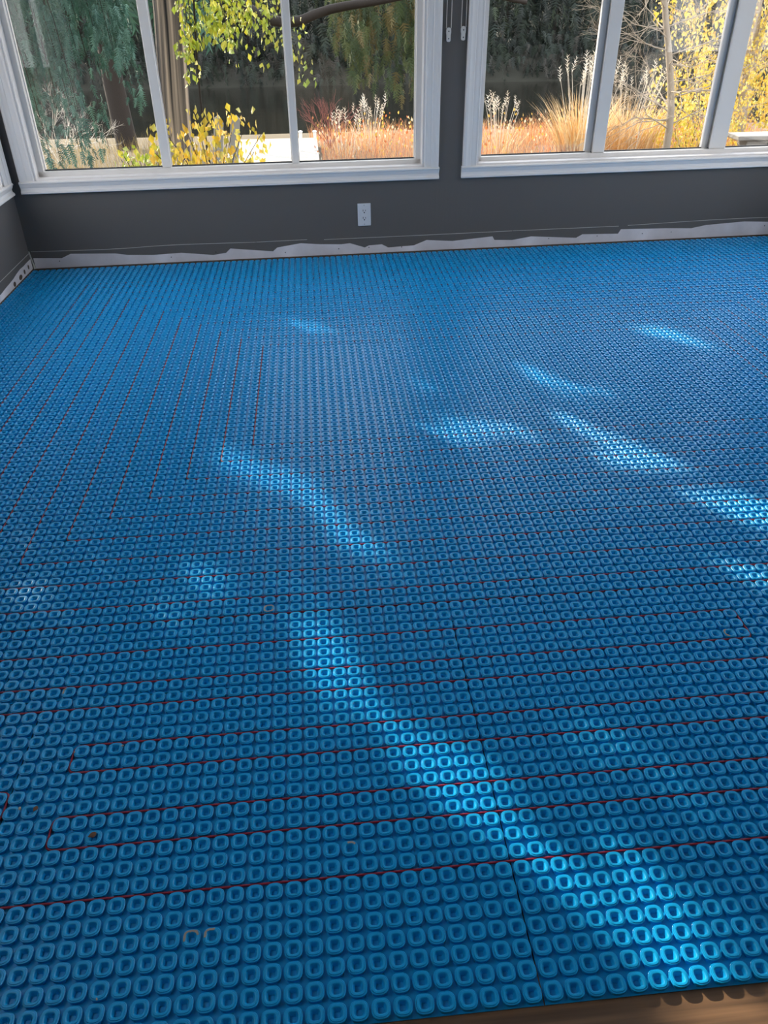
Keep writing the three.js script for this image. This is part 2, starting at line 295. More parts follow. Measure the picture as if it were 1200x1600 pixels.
// ---------------------------------------------------------------- heating cable
{
  const path = [], go = (u, v) => path.push([u, v]);
  const B = [53.5, 50.5, 47.5, 44.5, 41.5, 38.5, 35.5, 32.5, 29.5, 27.5, 24.5], U = [9.5, 6.5, 3.5, 0.5, -2.5, -5.5, -8.5, -11.5, -14.5, -17.5, -19.5];
  const rightU = (k) => 69.5 + 3 * k;
  go(66.5, B[0]);
  for (let k = 0; k < 10; k++) { const t = 80.5 + (53.5 - B[k] === 26 ? 27 : 3 * k); go(U[k], B[k]); go(U[k], t); go(rightU(k), t); go(rightU(k), B[k + 1]); }
  path.splice(-1);                                                    // last ring runs to the turn at u = 46.5
  path.splice(-2);
  const path2 = [[rightU(9), 107.5], [U[9], 107.5], [U[9], 27.5], [103.5, 27.5]];
  const path3 = [[100.5, 109.5], [-19.5, 109.5], [-19.5, 24.5], [46.5, 24.5], [46.5, 21.5], [-22.5, 21.5], [-22.5, 19.5], [66.5, 19.5], [66.5, 16.5], [0.5, 16.5], [0.5, 14.5], [63.5, 14.5], [63.5, 11.5], [0.5, 11.5], [0.5, 9.5], [60.5, 9.5], [60.5, 6.5], [-16.5, 6.5], [-16.5, 11.5], [-2.5, 11.5], [-2.5, 13.5], [-18.5, 13.5]];
  const tube = (pts) => {
    const cp = new THREE.CurvePath(), w = pts.map(([u, v]) => V3(u * P, 0.0056, -mapV(u, v) * P)), R = 0.5 * P; let at = w[0];
    for (let i = 1; i < w.length; i++) {
      const d = w[i].clone().sub(w[i - 1]).normalize(), end = i + 1 < w.length ? w[i].clone().addScaledVector(d, -R) : w[i];
      cp.add(new THREE.LineCurve3(at, end));
      if (i + 1 < w.length) { const e = w[i + 1].clone().sub(w[i]).normalize(), s = w[i].clone().addScaledVector(e, R); cp.add(new THREE.QuadraticBezierCurve3(end, w[i], s)); at = s; }
    }
    // explicit frames: a six-sided ring at the sampled points
    const ps = []; for (const c of cp.curves) { const n = c.isLineCurve3 ? Math.max(1, Math.round(c.getLength() / 0.4)) : 5; for (let k = 0; k < n; k++) ps.push(c.getPoint(k / n)); } ps.push(w[w.length - 1]);
    const pos = [], idx = [], S = 8, r = 0.0021;
    ps.forEach((p, i) => { const t = ps[Math.min(i + 1, ps.length - 1)].clone().sub(ps[Math.max(i - 1, 0)]).normalize(), nx = -t.z, nz = t.x; for (let j = 0; j < S; j++) { const a = j / S * 2 * Math.PI; pos.push(p.x + nx * r * Math.cos(a), p.y + r * Math.sin(a), p.z + nz * r * Math.cos(a)); } });
    for (let i = 0; i + 1 < ps.length; i++) for (let j = 0; j < S; j++) { const a = i * S + j, b = i * S + (j + 1) % S; idx.push(a, b, b + S, a, b + S, a + S); }
    const g = new THREE.BufferGeometry(); g.setAttribute('position', new THREE.Float32BufferAttribute(pos, 3)); g.setIndex(idx); g.computeVertexNormals(); return g;
  };
  const geos = [path, path2, path3].map(tube);
  tag(part('heating_cable', mergeGeometries(geos), M.cable, scene), 'thin red heating cable snaking between the blue studs', 'cable');
}

// ---------------------------------------------------------------- outlet and blind cords on the far wall
{
  const o = thing('power_outlet', 'white double power outlet on the grey wall below the window', 'outlet'); farFrame(o);
  const cx = 56.3 * P, cy = 6.63 * P + TOP, w = 0.070, h = 0.114;
  part('cover_plate', new RoundedBoxGeometry(w, h, 0.006, 3, 0.0025).translate(cx, cy, 0.0025), M.plate, o);
  const ins = part('receptacle', new RoundedBoxGeometry(0.033, 0.067, 0.004, 2, 0.0015).translate(cx, cy, 0.0053), M.plate, o);
  for (const s of [-1, 1]) {
    const yy = cy + s * 0.0185;
    part('slot', box(cx - 0.0078, cx - 0.0052, yy - 0.001, yy + 0.0085, 0.0068, 0.0076), M.slot, ins);
    part('slot', box(cx + 0.0052, cx + 0.0078, yy - 0.001, yy + 0.0075, 0.0068, 0.0076), M.slot, ins);
    part('ground_hole', new THREE.CylinderGeometry(0.0034, 0.0034, 0.0008, 12).rotateX(Math.PI / 2).translate(cx, yy - 0.0068, 0.0072), M.slot, ins);
    part('screw', new THREE.CylinderGeometry(0.0028, 0.0028, 0.0016, 10).rotateX(Math.PI / 2).translate(cx, cy + s * 0.048, 0.0058), M.screw, o);
  }
}
function blindCord(s, yTop, lean, label) {
  const o = thing('blind_cord', label, 'blind cord'); farFrame(o);
  const x = s * P, h = 0.056, y1 = yTop * P + TOP, y0 = y1 - h, z = 0.009;
  const sh = new THREE.Shape(); sh.moveTo(x - 0.0085, y0 + 0.006); sh.quadraticCurveTo(x - 0.0085, y0, x, y0); sh.quadraticCurveTo(x + 0.0085, y0, x + 0.0085, y0 + 0.006); sh.lineTo(x + 0.0085, y0 + 0.026); sh.lineTo(x + 0.0105, y0 + 0.036); sh.absarc(x, y1 - 0.0105, 0.0105, 0, Math.PI, false); sh.lineTo(x - 0.0105, y0 + 0.036); sh.lineTo(x - 0.0085, y0 + 0.026);
  const body = part('tensioner', new THREE.ExtrudeGeometry(sh, { depth: 0.010, bevelEnabled: true, bevelSize: 0.0012, bevelThickness: 0.0012, bevelSegments: 2 }).translate(0, 0, 0.0014), M.plastic, o);
  for (const yy of [y0 + 0.012, y1 - 0.014]) part('screw', new THREE.CylinderGeometry(0.003, 0.003, 0.002, 10).rotateX(Math.PI / 2).translate(x, yy, 0.0126), M.track, body);
  const top = 2.2, c = new THREE.CatmullRomCurve3([V3(x - 0.010 + lean, top, z), V3(x - 0.011 + lean * 0.3, y1 + 0.3, z), V3(x - 0.0115, y1 - 0.006, z), V3(x - 0.0107, y0 + 0.034, z), V3(x - 0.004, y0 + 0.024, z), V3(x + 0.004, y0 + 0.024, z), V3(x + 0.0107, y0 + 0.034, z), V3(x + 0.0115, y1 - 0.006, z), V3(x + 0.0115 + lean * 0.3, y1 + 0.3, z), V3(x + 0.012 + lean, top, z)], false, 'catmullrom', 0.15);
  part('cord_loop', new THREE.TubeGeometry(c, 60, 0.0018, 6), M.cord, o);
  part('clutch', new THREE.CylinderGeometry(0.016, 0.016, 0.022, 16).rotateX(Math.PI / 2).translate(x + lean, top + 0.006, 0.012), M.plastic, o);
}
blindCord(69.95, 33.45, 0.002, 'pale blind cord loop and tensioner beside the left window casing');
blindCord(72.25, 33.6, 0.004, 'pale blind cord loop and tensioner beside the right window casing');

// ---------------------------------------------------------------- crumbs and smears on the membrane
function leafFragment(u, v, s, rot, label) {
  const g = new THREE.IcosahedronGeometry(0.5, 1), p = g.attributes.position; for (let i = 0; i < p.count; i++) { const x = p.getX(i), z = p.getZ(i), k = 0.75 + 0.5 * vn(x * 5 + 9, z * 5 + 9, 64, 64); p.setXYZ(i, x * k, p.getY(i) * 0.16 + 0.18 * x * x - 0.1 * z, z * k * 0.7); } g.computeVertexNormals();
  const m = tag(part('leaf_fragment', g, M.leafbit, scene, [u * P, TOP + 0.0015, -v * P]), label, 'leaf'); m.scale.setScalar(s); m.rotation.y = rot; return m;
}
leafFragment(2.95, 10.1, 0.013, 0.4, 'curled brown leaf fragment inside the lower left cable loop');
leafFragment(-0.65, 12.1, 0.010, 1.2, 'small dark crumb in a stud left of the lower cable loop');
function crumb(u, v, s, label) { const g = new THREE.DodecahedronGeometry(0.5, 0).scale(1, 0.6, 0.7); const m = tag(part('mortar_crumb', g, M.pebble, scene, [u * P, TOP + s * 0.25, -v * P]), label, 'crumb'); m.scale.setScalar(s); m.rotation.set(0.3, u, 0.2); }
crumb(-1.55, 12.2, 0.007, 'pale crumb on a stud by the left edge');
crumb(3.45, 16.1, 0.005, 'tiny brown crumb in a stud inside the upper left cable loop');
crumb(0.6, 15.9, 0.004, 'tiny white crumb in the corner stud of the upper left loop');
crumb(5.0, 1.6, 0.004, 'tiny brown crumb between studs near the front left');
function smear(u, v, a0, a1, label) {
  const sh = new THREE.Shape(), N = 20, R0 = 0.0118, R1 = 0.0086, f = (a, R) => { const c = Math.cos(a), s = Math.sin(a), n = 3; const r = R / Math.pow(Math.abs(c) ** n + Math.abs(s) ** n, 1 / n); return [r * c, r * s]; };
  for (let i = 0; i <= N; i++) { const q = f(a0 + (a1 - a0) * i / N, R0 * (0.96 + 0.05 * vn(i * 0.9, u, 64, 64))); i ? sh.lineTo(...q) : sh.moveTo(...q); }
  for (let i = N; i >= 0; i--) sh.lineTo(...f(a0 + (a1 - a0) * i / N, R1 * (0.9 + 0.25 * vn(i * 0.8, v, 64, 64))));
  tag(part('mortar_smear', new THREE.ExtrudeGeometry(sh, { depth: 0.0006, bevelEnabled: false }).rotateX(-Math.PI / 2), M.smear, scene, [u * P, TOP - 0.0001, -v * P]), label, 'smear');
}
smear(9, 4, 0.3, 3.6, 'tan mortar smear on a stud rim below the lowest cable at left');
smear(10, 4, 1.2, 3.3, 'faint tan smear on the stud right of the larger smear');
smear(45, 22, 1.9, 4.4, 'tan curved smear on a stud inside the right cable turn');
smear(-1, 21, 2.2, 3.6, 'pale smear on a stud at the left edge, below a cable');
smear(17, 8, 0.6, 1.9, 'small grey smear on a stud above the lowest cable at centre');
smear(12, 28, 0.2, 6.0, 'brownish dusty stud above the large sun patch');

// ---------------------------------------------------------------- outdoors: ground, pond
const clamp = (t, a, b) => Math.max(a, Math.min(b, t)), sstep = (a, b, t) => { t = clamp((t - a) / (b - a), 0, 1); return t * t * (3 - 2 * t); };
function gy(x, z) {
  const d = -z; let y = -0.35 - 0.45 * sstep(4, 12, d) - 0.35 * sstep(12, 17, d) - 1.5 * sstep(16.5, 20, d);
  y += 1.5 * sstep(34, 37, d) + 9 * sstep(38.5, 56, d) + 0.08 * (fbm(x / 40 + 0.5, z / 40 + 0.5, 16, 16, 3) - 0.5);
  return y;
}
{
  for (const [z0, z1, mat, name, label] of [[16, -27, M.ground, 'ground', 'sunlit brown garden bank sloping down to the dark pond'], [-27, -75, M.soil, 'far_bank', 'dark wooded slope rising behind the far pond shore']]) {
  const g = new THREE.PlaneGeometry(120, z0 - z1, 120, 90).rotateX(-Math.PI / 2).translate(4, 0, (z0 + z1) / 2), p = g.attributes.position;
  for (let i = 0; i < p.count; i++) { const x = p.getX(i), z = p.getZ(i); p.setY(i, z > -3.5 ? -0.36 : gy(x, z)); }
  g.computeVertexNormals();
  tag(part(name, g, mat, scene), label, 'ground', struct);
  }
  tag(part('pond_water', box(-60, 65, -2.3, -2.0, -36.2, -16), M.water, scene), 'still dark pond water beyond the orange grasses', 'water', struct);
}

// leaf shapes
const tri = (a) => { const g = new THREE.BufferGeometry(); g.setAttribute('position', new THREE.Float32BufferAttribute(a.flat(), 3)); g.computeVertexNormals(); return g; };
const sprayGeo = (() => { const t = []; for (let k = 0; k < 7; k++) { const y = -k / 7, L = 0.42 * (1 - k / 9), dz = 0.10 * Math.sin(k * 1.9); for (const s of [-1, 1]) t.push([0, y, 0], [0, y - 0.13, 0.02], [s * L, y - 0.26, dz]); } t.push([-0.05, -0.85, 0], [0.05, -0.85, 0], [0, -1.12, 0.05]); return tri(t); })();
const leafGeo = tri([[0, 0, 0], [-0.32, 0.45, 0.10], [0, 0.5, 0], [0, 0, 0], [0, 0.5, 0], [0.32, 0.45, 0.10], [-0.32, 0.45, 0.10], [0, 1, -0.06], [0, 0.5, 0], [0.32, 0.45, 0.10], [0, 0.5, 0], [0, 1, -0.06]]);
const bladeGeo = (() => { const t = [], N = 5, f = (k) => { const u = k / N; return [0.32 * u * u, u * (1 - 0.18 * u), 0.012 * (1 - u)]; }; for (let k = 0; k < N; k++) { const [x0, y0, w0] = f(k), [x1, y1, w1] = f(k + 1); t.push([x0, y0, -w0], [x0, y0, w0], [x1, y1, w1], [x0, y0, -w0], [x1, y1, w1], [x1, y1, -w1]); } return tri(t); })();
const plumeGeo = (() => { const t = []; for (let k = 0; k < 16; k++) { const a = k * 2.4, y = k / 18, L = 0.22 * Math.sin(Math.PI * (0.15 + 0.8 * y)); t.push([0, y, 0], [0.02 * Math.cos(a + 1.5), y + 0.05, 0.02 * Math.sin(a + 1.5)], [L * Math.cos(a), y + 0.16, L * Math.sin(a)]); } return tri(t); })();
const rot = () => new THREE.Euler(rr(-0.5, 0.5), rr(0, 6.28), rr(-0.5, 0.5));
const tone = (l, j = 0.3) => (c) => { const t = l[Math.floor(rnd() * l.length)], k = 1 - j / 2 + j * rnd(); return c.setRGB(t[0] * k, t[1] * k, t[2] * k); };
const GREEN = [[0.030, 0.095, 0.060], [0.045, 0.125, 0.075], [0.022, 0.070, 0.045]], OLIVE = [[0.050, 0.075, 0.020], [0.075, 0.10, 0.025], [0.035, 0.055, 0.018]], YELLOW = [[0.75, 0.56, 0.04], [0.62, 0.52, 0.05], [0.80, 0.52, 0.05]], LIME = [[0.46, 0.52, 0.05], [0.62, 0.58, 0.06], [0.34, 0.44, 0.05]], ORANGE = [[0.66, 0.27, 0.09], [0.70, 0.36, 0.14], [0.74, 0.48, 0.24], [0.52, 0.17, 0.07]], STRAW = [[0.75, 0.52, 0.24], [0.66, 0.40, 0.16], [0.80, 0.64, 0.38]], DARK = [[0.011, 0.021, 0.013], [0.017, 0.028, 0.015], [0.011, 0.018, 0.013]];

// the conifer at the corner of the house: trunk, limbs and the crown that shades the room
const LIT = [[2.4, [[6.4, 52.4], [10.1, 48.3], [14.4, 43.8]]], [1.5, [[14.4, 43.8], [18.2, 37.3], [20.7, 33.4]]], [3.5, [[14.9, 26.0], [15.7, 22.9], [16.3, 19.9]]], [3.1, [[20.5, 15.2], [22.8, 12.8], [24.4, 10.2]]], [1.3, [[24.4, 10.2], [25.8, 7.7]]], [1.1, [[26.4, 5.6], [30.9, 5.9]]], [3.3, [[31.1, 5.9], [31.7, 3.2], [31.7, 0.8], [32.0, -0.9]]], [1.7, [[5.6, 34.2], [7.2, 31.2]]], [1.2, [[3.2, 30.4], [3.8, 29.2]]], [1.2, [[-8.0, 33.1], [-6.6, 31.8]]], [1.2, [[28.0, 56.8], [30.7, 51.8]]], [3.2, [[31.1, 56.0], [36.0, 54.3]]], [1.8, [[41.3, 70.1], [44.1, 64.2]]], [1.6, [[44.3, 64.2], [48.6, 63.2]]], [1.8, [[41.8, 57.8], [45.0, 50.2]]], [4.6, [[45.9, 48.8], [50.7, 41.6], [54.9, 35.4]]], [4.6, [[49.7, 29.6], [54.1, 30.8]]], [2.4, [[12.2, 89.2], [18.8, 84.0]]], [1.6, [[23.6, 84.1], [26.4, 81.4]]], [2.6, [[60.6, 81.0], [65.7, 75.0]]], [1.3, [[32.0, 15.6], [32.0, 15.0]]], [1.4, [[43.3, 38.1], [45.0, 36.4]]], [1.5, [[27.4, 67.9], [29.2, 65.2]]], [2.2, [[32.6, -2.6], [35.0, -2.0], [36.1, -2.1]]]];
function gapAt(u, v) {                                               // distance from the gaps between the boughs, in stud pitches
  let best = 99;
  for (const [w, pts] of LIT) for (let i = 0; i + 1 < pts.length; i++) {
    const [ax, ay] = pts[i], [bx, by] = pts[i + 1], dx = bx - ax, dy = by - ay, t = clamp(((u - ax) * dx + (v - ay) * dy) / (dx * dx + dy * dy), 0, 1);
    best = Math.min(best, Math.hypot(u - ax - t * dx, v - ay - t * dy) - w / 2);
  }
  return best;
}
{
  const base = [-2.51, gy(-2.51, -5.6), -5.6], floorOf = (w) => gapAt((w.x - SUN.x * w.y / SUN.y) / P, -(w.z - SUN.z * w.y / SUN.y) / P);
  const t = thing('conifer_tree', 'tall conifer close outside the left window with drooping blue-green boughs', 'tree', base);
  const L = (x, y, z) => V3(x - base[0], y - base[1], z - base[2]);
  part('trunk', limb([[0, -0.1, 0], [0.05, 1.5, 0], [0, 4, 0.1], [0.05, 7, 0]], 0.22, 0.05, 12, 16), M.bark, t);
  const list = [];
  let guard = 0;
  while (list.length < 26000 && guard++ < 200000) {
    const u = rr(-36, 88), v = rr(-26, 100); let q = 4.5 + rr(0, 1.7);
    let x = u * P, z = -v * P;
    const inside = () => { const X = x + SUN.x * q, Z = z + SUN.z * q; return X > LEFT - 0.45 && Z > FAR - 0.55 - (X - LEFT) * 0.04; };
    while (inside() && q < 8) q += 0.1;
    const near = gapAt(u, v), s = near < 4 ? rr(0.045, 0.075) : rr(0.08, 0.12);
    if (near < 0.30 * s / P) continue;
    if (near > 4 && rnd() < 0.35) continue;
    list.push({ p: L(x + SUN.x * q, TOP + SUN.y * q + s * 0.55, z + SUN.z * q), s, e: new THREE.Euler(rr(-0.9, 0.9), rr(0, 6.28), rr(-0.9, 0.9)) });
  }
  scatter('crown_foliage', sprayGeo, M.needles, list, t, tone(GREEN));
  // boughs that carry the crown and those that hang into view
  for (const [x, y, z, r] of [[0.9, 2.3, -6.6, 0.04], [0.2, 2.6, -5.2, 0.045], [-1.6, 2.2, -3.9, 0.04], [-0.6, 2.5, -6.0, 0.03], [-1.4, 2.9, -4.6, 0.03]]) part('bough', limb([L(-2.48, 2.4, -5.6), L((x - 2.48) / 2, (y + 2.4) / 2 + 0.35, (z - 5.6) / 2), L(x, y, z)], r, 0.01, 7), M.darkbark, t);
  const hang = [];
  for (let k = 0; k < 60; k++) {
    const tx = rr(-1.85, -0.62), x0 = tx - rr(0.3, 0.5), y0 = rr(1.5, 1.85), ty = tx < -0.95 ? rr(0.15, 0.95) : rr(0.50, 1.1), tz = rr(-6.2, -5.0);
    const c = new THREE.CatmullRomCurve3([L(x0, y0, tz + 0.1), L((x0 + tx) / 2, y0 + 0.03, tz + 0.05), L(tx - 0.06, (y0 + ty) / 2 + 0.12, tz), L(tx, ty, tz)]);
    part('branchlet', limb(c.points, 0.005, 0.002, 5), M.darkbark, t);
    for (let i = 0; i < 64; i++) { const p = c.getPointAt(rr(0.20, 1)); p.x += rr(-0.07, 0.07); p.y += rr(-0.08, 0.03); p.z += rr(-0.10, 0.10); if (floorOf(V3(p.x + base[0], p.y + base[1], p.z + base[2])) < 1.2) continue; hang.push({ p, s: rr(0.04, 0.10), e: new THREE.Euler(rr(-0.4, 0.4), rr(0, 6.28), rr(-0.4, 0.4)) }); }
  }
  scatter('hanging_foliage', sprayGeo, M.needles, hang, t, tone([[0.07, 0.18, 0.14], [0.05, 0.13, 0.10], [0.11, 0.23, 0.18]]));
}
// the cedar with the big trunk
{
  const b = [-0.86, gy(-0.8, -8.4), -8.4], t = thing('cedar_tree', 'large cedar with a thick furrowed trunk behind the left window', 'tree', b), L = (x, y, z) => V3(x - b[0], y - b[1], z - b[2]);
  const tr = limb([[0, -0.1, 0], [0.05, 0.8, 0], [0.14, 1.9, 0], [0.20, 4.5, 0.1], [0.2, 8, 0]], 0.165, 0.05, 16, 24); part('trunk', tr, M.bark, t);
  part('limb', limb([L(-0.74, 1.55, -8.3), L(-0.2, 1.25, -8.0), L(0.1, 1.06, -7.8), L(0.42, 0.97, -7.6), L(0.75, 1.06, -7.6), L(1.15, 1.12, -7.5), L(1.9, 1.2, -7.6), L(2.6, 1.1, -7.8)], 0.055, 0.02, 9, 28), M.darkbark, t);
  part('limb', limb([L(-0.70, 2.3, -8.4), L(0.4, 2.2, -8.8), L(1.5, 1.8, -9.2), L(2.4, 1.35, -9.5)], 0.06, 0.02, 8, 16), M.darkbark, t);
  const list = [];
  for (let k = 0; k < 46; k++) {
    const x = rr(0.75, 2.25), z = rr(-9.8, -8.0), y1 = 1.75, y0 = rr(0.25, 0.95) + (x < 1.0 ? 0.25 : 0);
    for (let i = 0; i < 30; i++) { const q = i / 30; list.push({ p: L(x + rr(-0.10, 0.10) + 0.05 * Math.sin(q * 6 + k), y0 + (y1 - y0) * q, z + rr(-0.12, 0.12)), s: rr(0.09, 0.19), e: new THREE.Euler(rr(-0.3, 0.3), rr(0, 6.28), rr(-0.3, 0.3)) }); }
  }
  for (let k = 0; k < 500; k++) list.push({ p: L(rr(-2.2, 1.5), rr(3.2, 5.4), rr(-9.6, -7.6)), s: rr(0.15, 0.3), e: rot() });
  scatter('foliage', sprayGeo, M.needles, list, t, tone([[0.07, 0.105, 0.035], [0.10, 0.125, 0.04], [0.045, 0.075, 0.03], [0.15, 0.12, 0.04]]));
}
// leafy young maple between trunk and limb
function leafy(name, label, base, n, fn, size, cols, twigs, extra) {
  const t = thing(name, label, extra?.cat ?? 'shrub', base), list = [];
  for (const [pts, r0, r1] of twigs) part('stem', limb(pts, r0, r1, 6), extra?.bark ?? M.darkbark, t);
  for (let i = 0; i < n; i++) { const p = fn(i); list.push({ p, s: rr(size * 0.6, size * 1.2), e: new THREE.Euler(rr(1.8, 3.6), rr(0, 6.28), rr(-0.6, 0.6)) }); }
  scatter('leaves', leafGeo, M.leaf, list, t, tone(cols)); return t;
}
{
  const b = [-0.35, gy(-0.35, -7.0), -7.0], tw = [[[[0, 0, 0], [-0.02, 1.0, 0], [0.05, 1.9, 0]], 0.012, 0.008]], tips = [];
  for (let k = 0; k < 22; k++) { const p0 = V3(rr(-0.02, 0.05), rr(1.55, 2.1), 0), p1 = V3(rr(-0.12, 0.92), rr(1.15, 1.75), rr(-0.3, 0.3)); tw.push([[p0, V3((p0.x + p1.x) / 2, Math.max(p0.y, p1.y) + 0.05, p1.z / 2), p1], 0.005, 0.0015]); tips.push([p0, p1]); }
  leafy('maple_sapling', 'young maple with yellow-green sunlit leaves right of the thick trunk', b, 850, () => { const [a, c] = tips[Math.floor(rnd() * tips.length)]; return a.clone().lerp(c, rr(0.35, 1.05)).add(V3(rr(-0.06, 0.06), rr(-0.08, 0.05), rr(-0.06, 0.06))); }, 0.058, LIME, tw, { cat: 'tree' });
}
{
  const mk = (label, x, z, w, h, n, cols) => { const b = [x, gy(x, z), z], tw = [], tips = []; for (let k = 0; k < 16; k++) { const p = V3(-w + 2 * w * (k + rnd()) / 16, h * rr(0.55, 1), rr(-0.2, 0.2)); tw.push([[[0, 0, 0], [p.x * 0.4, p.y * 0.6, p.z * 0.4], p], 0.005, 0.002]); tips.push(p); } leafy('yellow_shrub', label, b, n, () => { const p = tips[Math.floor(rnd() * tips.length)]; return V3(p.x * rr(0.45, 1.15) + rr(-0.06, 0.06), p.y * rr(0.55, 1.05), p.z + rr(-0.12, 0.12)); }, 0.062, cols, tw); };
  mk('yellow leafed shrub under the thick cedar trunk', -0.17, -5.5, 0.42, 0.98, 620, [...YELLOW, [0.55, 0.50, 0.08]]);
  mk('yellow-green leafed shrub left of the first window mullion', -0.62, -5.55, 0.20, 0.80, 320, LIME);
}
// bare twiggy plants
function twiggy(name, label, cat, base, mat, depth, len, r, spread, extra) {
  const t = thing(name, label, cat, base), g = [];
  const grow = (p, d, l, rad, k) => {
    const e = p.clone().addScaledVector(d, l), m = p.clone().lerp(e, 0.5).add(V3(rr(-0.06, 0.06) * l, rr(-0.04, 0.04) * l, rr(-0.06, 0.06) * l));
    g.push(limb([p, m, e], rad, rad * 0.65, k > 2 ? 5 : 3, 2));
    if (k === 0) return;
    const n = 2 + (rnd() < (extra?.bushy ?? 0.5) ? 1 : 0);
    for (let i = 0; i < n; i++) grow(p.clone().lerp(e, i === 0 ? 1 : rr(0.4, 1)), d.clone().add(V3(rr(-spread, spread), rr(-spread, spread) + (extra?.lift ?? 0.05), rr(-spread, spread))).normalize(), l * rr(0.62, 0.88), rad * 0.62, k - 1);
  };
  if (extra?.trunk) { g.push(limb(extra.trunk, extra.tr, extra.tr * 0.4, 9, 14)); const c = new THREE.CatmullRomCurve3(extra.trunk.map((q) => V3(...q))); for (let i = 0; i < 40; i++) { const a = i * 2.4 + rr(-0.4, 0.4), q = rr(0.14, 0.98); grow(c.getPointAt(q), V3(Math.cos(a), rr(-0.1, 0.5), 0.7 * Math.sin(a)).normalize(), len * (1.2 - 0.5 * q), r, depth); } }
  else for (const d of extra?.starts ?? [[0, 1, 0]]) grow(V3(0, 0, 0), V3(...d).normalize(), len, r, depth);
  const trunk = g.splice(0, 1)[0]; part('trunk', trunk, mat, t); const tw = part('twigs', mergeGeometries(g), mat, t); tw.userData.kind = 'stuff'; return t;
}
twiggy('bare_tree', 'bare pale-barked tree with fine twigs behind the right window', 'tree', [4.98, gy(5, -9.6), -9.6], M.palebark, 5, 0.40, 0.009, 0.7, { bushy: 0.45, lift: -0.03, tr: 0.05, trunk: [[0, -0.05, 0], [-0.02, 0.6, 0], [-0.16, 1.2, 0], [-0.36, 1.9, 0], [-0.42, 3.2, 0]] });
twiggy('red_twig_shrub', 'leafless red-stemmed shrub rising above the orange grasses', 'shrub', [0.85, gy(0.85, -12.4), -12.4], M.redtwig, 4, 0.26, 0.008, 0.45, { starts: [[-0.5, 1, 0], [-0.2, 1, 0.2], [0.1, 1, 0], [0.4, 1, 0], [0.7, 1, 0.1], [-0.8, 1, 0]] });
twiggy('pale_brush', 'pale leafless brush seen between the conifer boughs', 'shrub', [-3.0, gy(-3.0, -11.6), -11.6], M.palewood, 5, 0.36, 0.008, 0.7, { bushy: 0.8, starts: [[-0.5, 1, 0], [0.1, 1, 0.2], [0.5, 1, 0], [0.9, 0.8, 0], [-0.9, 0.8, 0]] });
{ const x = -2.35, z = -13.2, y = gy(x, z), t = thing('dark_tree', 'dark shaded tree trunk behind the conifer boughs', 'tree', [x, y, z]); part('trunk', limb([[0, -0.1, 0], [-0.05, 1.2, 0], [0.1, 3, 0], [0.1, 6, 0]], 0.17, 0.08, 10, 12), M.darkbark, t);
  const l = []; for (let i = 0; i < 500; i++) l.push({ p: V3(rr(-1.6, 1.6), rr(1.9, 6), rr(-1.3, 1.3)), s: rr(0.3, 0.6), e: rot() }); scatter('foliage', sprayGeo, M.needles, l, t, tone(GREEN)); }

// yellow weeping tree at right
{
  const x = 6.7, z = -11.3, b = [x, gy(x, z), z], t = thing('yellow_tree', 'tall yellow-leaved weeping tree at the right of the right window', 'tree', b), list = [];
  part('trunk', limb([[0.1, -0.1, 0], [0.0, 1.2, 0], [-0.15, 2.6, 0], [0, 5, 0]], 0.09, 0.03, 9, 12), M.palebark, t);
  for (const [dx, dy] of [[-0.9, 2.2], [0.9, 2.4], [-0.5, 3.0], [1.4, 2.0], [0.6, 3.4]]) part('limb', limb([[0, 0.9, 0], [dx * 0.5, dy * 0.8, rr(-0.3, 0.3)], [dx, dy, rr(-0.5, 0.5)]], 0.03, 0.008, 6), M.palebark, t);
  for (let k = 0; k < 260; k++) { const cx = rr(-1.0, 2.0), cz = rr(-1.0, 1.0), y1 = rr(0.9, 3.2), y0 = y1 - rr(0.6, 1.5); for (let i = 0; i < 62; i++) { const q = rnd(); list.push({ p: V3(cx + rr(-0.07, 0.07) + 0.06 * Math.sin(q * 5 + k), Math.max(0.12, y0 + (y1 - y0) * q), cz + rr(-0.07, 0.07)), s: rr(0.04, 0.075), e: new THREE.Euler(rr(1.8, 4), rr(0, 6.28), rr(-0.6, 0.6)) }); } }
  scatter('leaves', leafGeo, M.leaf, list, t, tone([...YELLOW, [0.70, 0.60, 0.08]]));
}
{
  const b = [5.65, gy(5.6, -10.4), -10.4], tw = []; for (let k = 0; k < 8; k++) tw.push([[[0, 0, 0], [rr(-0.4, 0.4), 0.4, rr(-0.2, 0.2)], [rr(-0.6, 0.6), rr(0.5, 0.85), rr(-0.3, 0.3)]], 0.006, 0.002]);
  leafy('golden_bush', 'low golden bush at the foot of the bare tree', b, 1800, () => { const a = rr(0, 6.28), r = Math.sqrt(rnd()); return V3(0.7 * r * Math.cos(a), rr(0.05, 0.85) * (1 - 0.4 * r), 0.4 * r * Math.sin(a)); }, 0.05, [...YELLOW, LIME[1]], tw);
}
